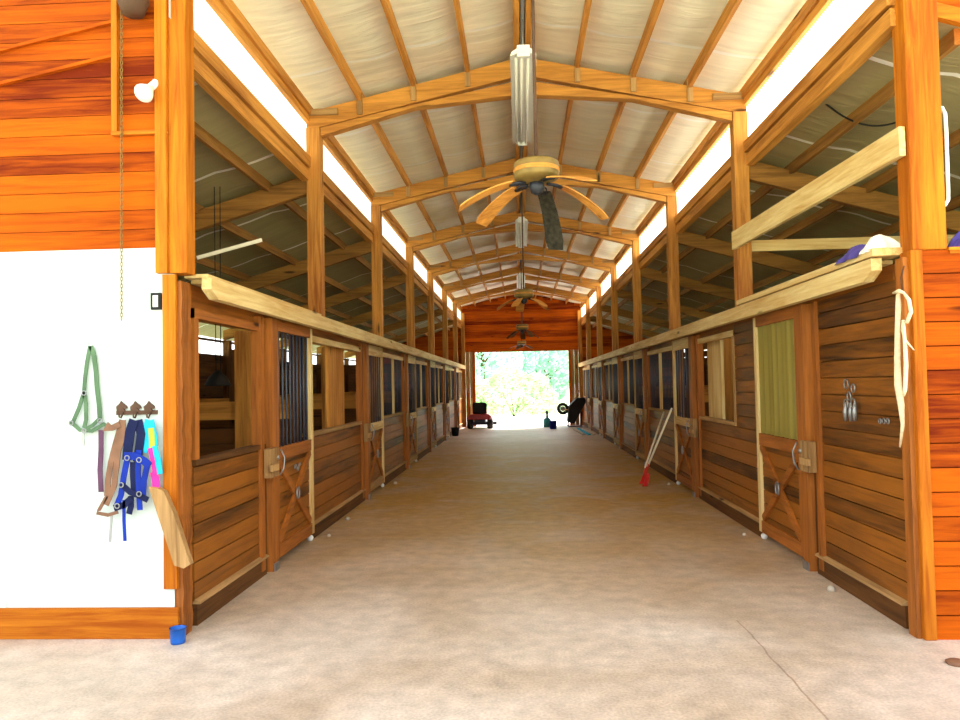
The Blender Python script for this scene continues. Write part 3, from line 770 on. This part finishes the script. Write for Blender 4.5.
# bit / spur ornament
r = thing('snaffle_bits', tuple(Q(850, 378, .03)), 'cluster of metal snaffle bits hanging on the right stall boards', 'horse bit')
for k, (x, y, rr) in enumerate(((846, 384, .035), (853, 388, .03), (849, 396, .03), (846, 404, .035), (853, 403, .035))):
    b = MB(); b.torus(Q(x, y, .03+.004*k), rr, .006, 0, 360, 16, 6, 'yz'); b.build('ring', 'steel', r)
for x in (846, 851, 855):
    b = MB(); b.tube([Q(x, 402, .04), Q(x-.5, 412, .045), Q(x, 421, .04)], [.01, .022, .012], 8); b.build('drop', 'steel', r)
b = MB(); c = Q(911, 420, .01)
r2 = thing('wall_hook', tuple(Q(884, 421, .02)), 'small metal hook plate on boards right of the bits', 'hook')
for k in range(3):
    b = MB(); b.torus(Q(880+k*4, 421, .015), .018, .005, 0, 360, 12, 6, 'yz'); b.build('ring', 'steel', r2)
# cloth on the rail
def cloth(name, label, mat, x0, x1, y0, y1, z, amp, cat='cloth', drop=0, lumps=3):
    b = MB(); nx, ny = 18, 26; vs = []; fs = []
    for side in (0, 1):
        for i in range(nx+1):
            for j in range(ny+1):
                u, v = i/nx, j/ny; e = min(1, 5*min(u, 1-u))*min(1, 5*min(v, 1-v)); e = max(0, e)**.6
                h = amp*e*(.55+.45*math.sin(lumps*v*3.1+u*2)*math.cos(u*4+v*3)) + .006*math.sin(v*23+u*9)*e
                dz = -drop*max(0, (.25-u)/.25)**2
                vs.append((x0+(x1-x0)*u+.01*math.sin(v*14), y0+(y1-y0)*v+.015*math.sin(u*11), z+dz+(h+.008 if side else .002)))
    n = (nx+1)*(ny+1)
    for i in range(nx):
        for j in range(ny):
            a = i*(ny+1)+j; fs += [(a, a+1, a+ny+2, a+ny+1), (n+a, n+a+ny+1, n+a+ny+2, n+a+1)]
    rim = [(i*(ny+1)) for i in range(nx+1)]+[nx*(ny+1)+j for j in range(1, ny+1)]+[i*(ny+1)+ny for i in range(nx-1, -1, -1)]+[j for j in range(ny-1, 0, -1)]
    for k in range(len(rim)): a, c = rim[k], rim[(k+1) % len(rim)]; fs.append((a, c, c+n, a+n))
    b.add(vs, fs, True); return tag(b.build(name, mat), label, cat)
cloth('horse_blanket', 'folded violet blue blanket draped on the near end of the right rail', 'purple', 2.21, 2.42, 5.19, 5.58, 2.502, .07, 'blanket', .03)
cloth('towel', 'white towel bunched on the right rail beside the front post', 'cloth', 2.22, 2.44, 5.045, 5.19, 2.502, .09, 'towel', .02)
cloth('folded_tarp', 'blue and white bundled tarp on the cap right of the post', 'purple', 2.7, 3.3, 4.89, 5.03, 2.47, .16, 'tarp', 0, 5)
cloth('sheet_bundle', 'pale cloth bundle lying on top of the right front wall', 'cloth', 2.8, 3.4, 4.86, 4.93, 2.475, .1, 'cloth', 0, 4)
# white conduit on right of the post
b = MB(); pts = [at_y(x, y, YF-.05) for x, y in [(938, 107), (942, 108), (945, 114), (946, 130), (947, 160), (948, 190), (948, 200), (945, 205), (940, 207)]]
b.tube(pts, .012, 8); tag(b.build('door_pull', 'white'), 'white metal tube handle standing off the right corner post', 'handle')
# cable under the right side roof
b = MB(); pts = []
for k in range(17):
    t = k/16; p_ = at_y(819+(897-819)*t, 97+25*t+ 60*t*(1-t)*.9, 6.6); pts.append(p_)
b.tube(pts, .008, 6); tag(b.build('sagging_cable', 'black'), 'black cable sagging below the right header near the front post', 'cable')
# wall stub and board under the shed roof left: pale batten
b = MB(); b.bar(at_y(197, 258, 7.2), at_y(262, 240, 7.4), .03, .035); tag(b.build('pale_batten', 'bone'), 'pale batten slung level below the left side roof near corner', 'batten')
# hanging dark dome in the first left stall
c = at_y(218, 382, 7.6); 
r = thing('hanging_lamp', tuple(c), 'dark dome shade hanging on two cords in first left stall', 'lamp')
b = MB(); b.lathe([(.13, -.04), (.13, -.03), (.1, .04), (.05, .09), (.02, .12)], c, 'z', 20); b.build('dome_shade', 'black', r)
for dx in (-.02, .03):
    b = MB(); b.tube([(c.x+dx, c.y, c.z+.1), (c.x+dx*1.2, c.y, shedz(c.x)-.12)], .005, 6); b.build('cord', 'black', r)

# ----- manure fork leaning on the right stalls
tip = at_z(645, 484, .02)
r = thing('dustpan_rake', (tip.x, tip.y, 0), 'red plastic scoop with two pale handles leaning on the right stalls', 'scoop')
top = at_x(672, 408, W-.12)
top2 = at_x(664, 412, W-.07)
hp = Vector((tip.x+.05, tip.y, .3))
b = MB(); b.tube([hp, top], .017, 8); b.build('handle', 'bone', r)
b = MB(); b.tube([hp+Vector((-.04, .02, -.02)), top2], .015, 8); b.build('handle', 'bone', r)
cx_, cy_ = tip.x, tip.y
b = MB(); n = 8
vs = []
for k in range(n+1):
    t = -1+2*k/n
    vs += [(cx_-.03+.04*(1-t*t), cy_+.17*t, .01), (cx_+.01+.03*(1-t*t), cy_+.15*t, .22), (cx_+.05, cy_+.06*t, .34)]
fs = []
for k in range(n):
    for q in range(2): fs.append((3*k+q, 3*k+3+q, 3*k+4+q, 3*k+1+q))
b.add(vs, fs, True); o = b.build('scoop', 'red', r); so = o.modifiers.new('solid', 'SOLIDIFY'); so.thickness = .012
for t in (-1, 1):
    b = MB(); b.prism([(cx_-.07, .005), (cx_+.02, .005), (cx_+.06, .2), (cx_+.02, .2)], cy_+.14*t-.008, cy_+.14*t+.008); b.build('side_wall', 'red', r)

# ----- floor bits right front
c = at_z(945, 634, .02)
b = MB(); b.prism([(c.x-.1, c.y+.06), (c.x-.07, c.y+.09), (c.x+.16, c.y+.0), (c.x+.14, c.y-.05)], 0, .03, 'z'); tag(b.build('rubber_wedge', 'navy'), 'dark blue flat wedge lying on floor at the right wall', 'wedge')
c = at_z(957, 664, .0); b = MB(); b.lathe([(.0, 0), (.055, 0), (.06, .012), (.045, .02), (0, .022)], (c.x, c.y, 0), 'z', 20); tag(b.build('lid', 'leather'), 'round tan lid on the floor at the lower right edge', 'lid')
# stones by the doors
k = 0
for s, ys in ((-1, (8.3, 12.7, 9.3)), (1, (8.15, 12.2, 6.0))):
    for y in ys:
        b = MB(); r_ = random.uniform(.018, .03); b.lathe([(.0, 0), (r_, 0), (r_*1.2, r_*.7), (r_*.6, r_*1.4), (0, r_*1.5)], (s*(W-.1-random.random()*.08), y, 0), 'z', 8)
        tag(b.build('pebble', 'cement'), f'small pale stone on the floor beside the {SIDE[s]} stalls, {ORD[k%3]} one of three', 'stone', 'stones along the stalls'); k += 1

# ================================================================= LIGHTS AND FANS (unlit things)
def fixture(Yc):
    r = thing('strip_light', (0, Yc, 4.78), None, 'light', 'strip lights under the ridge')
    y0, y1 = Yc-1.35, Yc+1.25
    b = MB(); b.prism([(-.125, 4.76), (-.11, 4.80), (-.05, 4.84), (.05, 4.84), (.11, 4.80), (.125, 4.76), (.06, 4.785), (0, 4.76), (-.06, 4.785)], y0, y1); b.build('reflector', 'white', r)
    for x in (-.07, -.02, .045):
        b = MB(); b.tube([(x, y0+.04, 4.755), (x, y1-.04, 4.755)], .014, 8); b.build('tube', 'lampglass', r)
    for y in (y0, y1):
        b = MB(); b.box(-.06, .06, y-.03, y+.02, 4.74, 4.85); b.build('end_cap', 'white', r)
    for y in (y0+.15, y1-.15):
        b = MB(); b.tube([(0, y, 4.84), (0, y, 5.2)], .006, 6); b.build('hanger', 'steel', r)
    return r
for i, k in enumerate((1, 3, 5)):
    f = fixture(T[k]+.15); f['label'] = f'{ORD[i]} long white fluorescent strip light from the front, under the ridge'

def fan(Y, i, angles, droops, R_=.62):
    z = 3.1; X0 = .05 if i == 0 else 0
    r = thing('ceiling_fan', (X0, Y, 5.2), f'{ORD[i]} ceiling fan from the front, hanging on a long rod, five drooping blades' if i else 'first ceiling fan from the front, with one blackened drooping blade', 'ceiling fan', 'ceiling fans along the aisle')
    b = MB(); b.tube([(X0, Y, z+.06), (X0, Y, 5.2)], .012, 8); b.build('rod', 'iron', r)
    b = MB(); b.lathe([(.02, .125), (.14, .122), (.156, .112), (.16, .1), (.16, .015), (.154, .0), (.12, -.012), (.06, -.03), (.01, -.03)], (X0, Y, z), 'z', 28); mh = b.build('motor_housing', 'brass', r)
    b = MB(); b.lathe([(.161, .04), (.163, .045), (.163, .065), (.161, .07)], (X0, Y, z), 'z', 28); b.build('trim_band', 'timber_x', mh)
    b = MB(); b.lathe([(.05, -.02), (.055, -.06), (.04, -.1), (.015, -.115)], (X0, Y, z), 'z', 16); b.build('switch_cup', 'darksteel', r)
    for k, (a, dr) in enumerate(zip(angles, droops)):
        t = R(a); u = Vector((math.cos(t), math.sin(t), 0)); v = Vector((-math.sin(t), math.cos(t), 0))
        def pt(rad, side, dz=0):
            q = max(0, (rad-.1)/(R_-.1)); tilt = side*.12
            return Vector((X0, Y, z-.03)) + u*(rad*(1-dr*.25*q)) + v*side + Vector((0, 0, -dr*q**1.5*.42+tilt+dz))
        b = MB(); b.tube([pt(.08, 0), pt(.13, .012), pt(.2, 0)], [.012, .01, .014], 6); b.tube([pt(.08, -.02), pt(.14, -.03), pt(.2, -.02)], .006, 6)
        arm = b.build('blade_arm', 'darksteel', r)
        b = MB(); n = 8; vs = []
        for j in range(n+1):
            q = j/n; rad = .18+(R_-.18)*q; wd = .052+.02*q
            if j == n: wd *= .8
            for dz in (0, .008):
                vs += [pt(rad, -wd, dz), pt(rad, wd, dz)]
        fs = []
        for j in range(n):
            o_ = 4*j; fs += [(o_, o_+1, o_+5, o_+4), (o_+2, o_+6, o_+7, o_+3), (o_, o_+4, o_+6, o_+2), (o_+1, o_+3, o_+7, o_+5)]
        fs += [(0, 2, 3, 1), (4*n, 4*n+1, 4*n+3, 4*n+2)]
        b.add(vs, fs); b.build('blade', 'mold' if (i == 0 and k == 2) else ('timber_x' if i < 2 else 'darkw_x'), arm)
    return r
fan(5.25, 0, [188, 140, 72, 22, 305], [.45, .5, .95, .55, .3])
fan(12.4, 1, [175, 100, 30, 250, 320], [.4]*5, .5)
fan(19.6, 2, [160, 88, 16, 232, 304], [.5]*5, .5)
fan(27.0, 3, [185, 113, 41, 257, 329], [.3]*5, .5)

# ================================================================= FAR END THINGS
# riding mower seen from behind
def mower(x, y):
    r = thing('riding_mower', (x, y, 0), 'red riding mower parked at the far left of the aisle', 'mower')
    for dx in (-.38, .38):
        b = MB(); b.lathe([(.1, -.1), (.2, -.11), (.23, -.06), (.23, .06), (.2, .11), (.1, .1)], (x+dx, y-.35, .23), 'x', 20); b.build('rear_wheel', 'black', r)
        b = MB(); b.lathe([(.08, -.06), (.15, -.07), (.17, -.03), (.17, .03), (.15, .07), (.08, .06)], (x+dx, y+.75, .17), 'x', 18); b.build('front_wheel', 'black', r)
    b = MB(); b.prism([(x-.42, .36), (x-.44, .48), (x-.34, .56), (x+.34, .56), (x+.44, .48), (x+.42, .36)], y-.62, y+.1); bevel(b.build('rear_fender', 'maroon', r), .03, 3)
    b = MB(); b.prism([(y+.25, .3), (y+.25, .72), (y+.5, .74), (y+.95, .62), (y+1.0, .3)], x-.24, x+.24, 'x'); bevel(b.build('hood', 'maroon', r), .04, 3)
    b = MB(); b.box(x-.26, x+.26, y-.35, y+.1, .56, .65); b.prism([(x-.26, .6), (x-.28, .95), (x-.2, 1.0), (x+.2, 1.0), (x+.28, .95), (x+.26, .6)], y-.45, y-.34); bevel(b.build('seat', 'black', r), .03, 3)
    b = MB(); b.tube([(x, y+.3, .6), (x, y+.2, .92)], .018, 8); b.torus((x, y+.2, .93), .17, .016, 0, 360, 20, 6, 'xy'); b.build('steering_wheel', 'black', r)
    b = MB(); b.box(x-.2, x+.2, y-.55, y+.9, .22, .36); b.build('chassis', 'darksteel', r)
    b = MB(); b.prism([(x-.35, y), (x-.4, y+.5), (x+.62, y+.5), (x+.62, y+.15), (x+.4, y)], .12, .24, 'z'); b.build('mower_deck', 'darksteel', r)
c = at_y(480, 420, 29.0); mower(c.x+.03, 28.8)
# wheelbarrow tipped up
def barrow(x, y):
    r = thing('wheelbarrow', (x, y, 0), 'black wheelbarrow tipped up against the far right stalls', 'wheelbarrow')
    b = MB(); prof = [(-.06, .2), (.2, .14), (.66, .95), (.62, 1.12), (.3, 1.1), (.02, .8)]
    b.prism([(x+u, v) for u, v in prof], y-.35, y+.35); bevel(b.build('tray', 'black', r), .05, 3)
    b = MB(); b.torus((x-.2, y, .7), .17, .065, 0, 360, 24, 10, 'xz'); ty = b.build('tyre', 'black', r)
    b = MB(); b.lathe([(.02, -.05), (.1, -.02), (.1, .02), (.02, .05)], (x-.2, y, .7), 'y', 16); b.build('wheel_hub', 'steel', ty)
    for dy in (-.22, .22):
        b = MB(); b.tube([(x-.22, y+dy*.3, .68), (x+.05, y+dy, .66), (x+.3, y+dy, 1.1), (x+.42, y+dy*1.1, 1.4)], .018, 8); b.build('handle', 'old_z', r)
        b = MB(); b.tube([(x+.0, y+dy, .7), (x-.02, y+dy, .03), (x+.48, y+dy, .03), (x+.5, y+dy, .6)], .02, 8); b.build('leg', 'darksteel', r)
barrow(1.72, 28.6)
b = MB(); c = at_y(553, 420, 27.6); b.lathe([(.0, 0), (.12, 0), (.14, .3), (.142, .3), (.11, .3), (.1, .02)], (c.x, 27.6, 0), 'z', 18)
r = thing('bucket', (c.x, 27.6, 0), 'small blue bucket standing in the far doorway', 'bucket')
pl = b.build('pail', 'deepblue', r); b = MB(); b.torus((c.x, 27.6, .3), .13, .006, 0, 180, 14, 5, 'xz', 1, .8); b.build('bail', 'steel', pl)
c = at_y(547, 413, 28.8)
r = thing('spray_jug', (c.x, 28.8, 0), 'teal jug with a tall neck left of the blue bucket', 'jug')
b = MB(); b.lathe([(0, 0), (.15, 0), (.16, .2), (.14, .3), (.05, .38)], (c.x, 28.8, 0), 'z', 16); b.build('jug_body', 'teal', r)
b = MB(); b.lathe([(.05, .38), (.04, .5), (.06, .52), (.06, .6), (.02, .64)], (c.x, 28.8, 0), 'z', 12); b.build('neck', 'darksteel', r)
# pale boards on the floor at far right
for k, (xa, dx) in enumerate(((1.9, 0), (2.08, .0), (2.24, 0))):
    b = MB(); b.bar((xa, 24.0, .02), (xa-.1, 27.3, .02), .09, .035); tag(b.build('floor_board', 'cement' if k != 1 else 'sky'), ['pale board', 'light blue board', 'pale board nearest the stalls'][k]+' lying lengthwise on floor at far right', 'board', 'boards on the floor at far right')
# leaning boards at left of the far opening
for k in range(3):
    b = MB(); b.bar((-2.2+.12*k, YE-.08-.03*k, 0.01), (-2.15+.12*k, YE-.05, 1.35-.2*k), .08, .03, (0, 1, 0)); tag(b.build('leaning_board', 'pine_z' if k % 2 else 'stud_z'), ['tallest', 'middle', 'shortest'][k]+' board leaning by the left jamb of far opening', 'board', 'boards leaning by the far opening')
# ball/black bucket hanging by far left door
b = MB(); b.lathe([(0, 0), (.1, 0), (.14, .28), (.12, .28), (.09, .02)], (-2.25, 24.6, 0), 'z', 16); tag(b.build('feed_bucket', 'black'), 'black feed bucket on floor along the far left stalls', 'bucket')

# ================================================================= OUTDOORS
def foliage(mb, c, rad, n, size, sq=(1, 1, 1)):
    for _ in range(n):
        while True:
            v = Vector((random.uniform(-1, 1), random.uniform(-1, 1), random.uniform(-1, 1)))
            if .45 < v.length < 1: break
        v = v.normalized()*(v.length**.5)
        bump = 1+.12*math.sin(v.x*7+c[0])*math.cos(v.z*6+c[1])
        p_ = Vector(c)+Vector((v.x*rad*sq[0], v.y*rad*sq[1], v.z*rad*sq[2]))*bump
        if p_.z < 0: continue
        a = Vector((random.gauss(0, 1), random.gauss(0, 1), random.gauss(0, 1))).normalized()
        b_ = a.orthogonal().normalized(); s_ = size*random.uniform(.6, 1.3)
        c_ = a.cross(b_)
        mb.add([p_-b_*s_, p_+c_*s_*.5, p_+b_*s_, p_-c_*s_*.5+a*s_*.2], [(0, 1, 2), (0, 2, 3)])
c = at_y(514, 420, 42)
r = thing('round_shrub', (c.x, 42, -.14), 'big rounded bright green shrub right outside the far opening', 'shrub')
b = MB(); foliage(b, (c.x, 42, .7), 2.0, 5200, .11, (1.25, .9, .95)); b.build('leaves', 'leaf', r, False)
b = MB()
for k in range(7): t = k*.9; b.tube([(c.x, 42, -.14), (c.x+.7*math.cos(t), 42+.5*math.sin(t), 1.2)], [.05, .02], 6)
b.build('stems', 'darkw_z', r)
trees = [(-7.5, 60, 4.6, 7.2, 'leafy tree at the left edge of the view through the opening'), (-3.4, 66, 4.8, 8.2, 'taller leafy tree second from left outside the opening'),
         (6.2, 58, 4.4, 7.4, 'leafy tree at the right edge of the view through the opening'), (2.6, 70, 3.6, 5.0, 'low distant tree behind the shrub, right of centre')]
for x, y, rad, h, lab in trees:
    r = thing('leafy_tree', (x, y, -.14), lab, 'tree', 'trees beyond the far opening')
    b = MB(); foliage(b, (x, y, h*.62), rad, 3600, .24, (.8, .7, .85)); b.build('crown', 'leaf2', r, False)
    b = MB(); b.tube([(x, y, -.14), (x+.1, y, h*.4), (x, y, h*.8)], [.28, .2, .08], 8)
    for t in (0, 2, 4): b.tube([(x, y, h*.4), (x+rad*.4*math.cos(t), y+rad*.4*math.sin(t), h*.75)], [.1, .04], 6)
    b.build('trunk', 'darkw_z', r)

# ================================================================= LIGHT
wd = bpy.data.worlds.new('sky'); sc.world = wd; wd.use_nodes = True
nt = wd.node_tree; bg = nt.nodes['Background']
N = nt.nodes.new; L = nt.links.new
tc = N('ShaderNodeTexCoord'); sp = N('ShaderNodeSeparateXYZ'); L(tc.outputs['Generated'], sp.inputs[0])
rp = N('ShaderNodeValToRGB'); L(sp.outputs[2], rp.inputs['Fac'])
rp.color_ramp.elements[0].position = .0; rp.color_ramp.elements[0].color = (1, 1, .98, 1)
rp.color_ramp.elements[1].position = .9; rp.color_ramp.elements[1].color = (.78, .88, 1, 1)
L(rp.outputs[0], bg.inputs['Color']); bg.inputs['Strength'].default_value = 1.6
su = bpy.data.lights.new('sun', 'SUN'); su.energy = 13; su.angle = R(3); su.color = (1, .97, .93)
so = bpy.data.objects.new('sun', su); col.objects.link(so)
so.rotation_euler = Vector((.7, .8, 1.1)).to_track_quat('Z', 'Y').to_euler()

vs_ = sc.view_settings
vs_.view_transform = 'Standard'; vs_.look = 'None'; vs_.gamma = 1; vs_.use_curve_mapping = False
vs_.exposure = .98
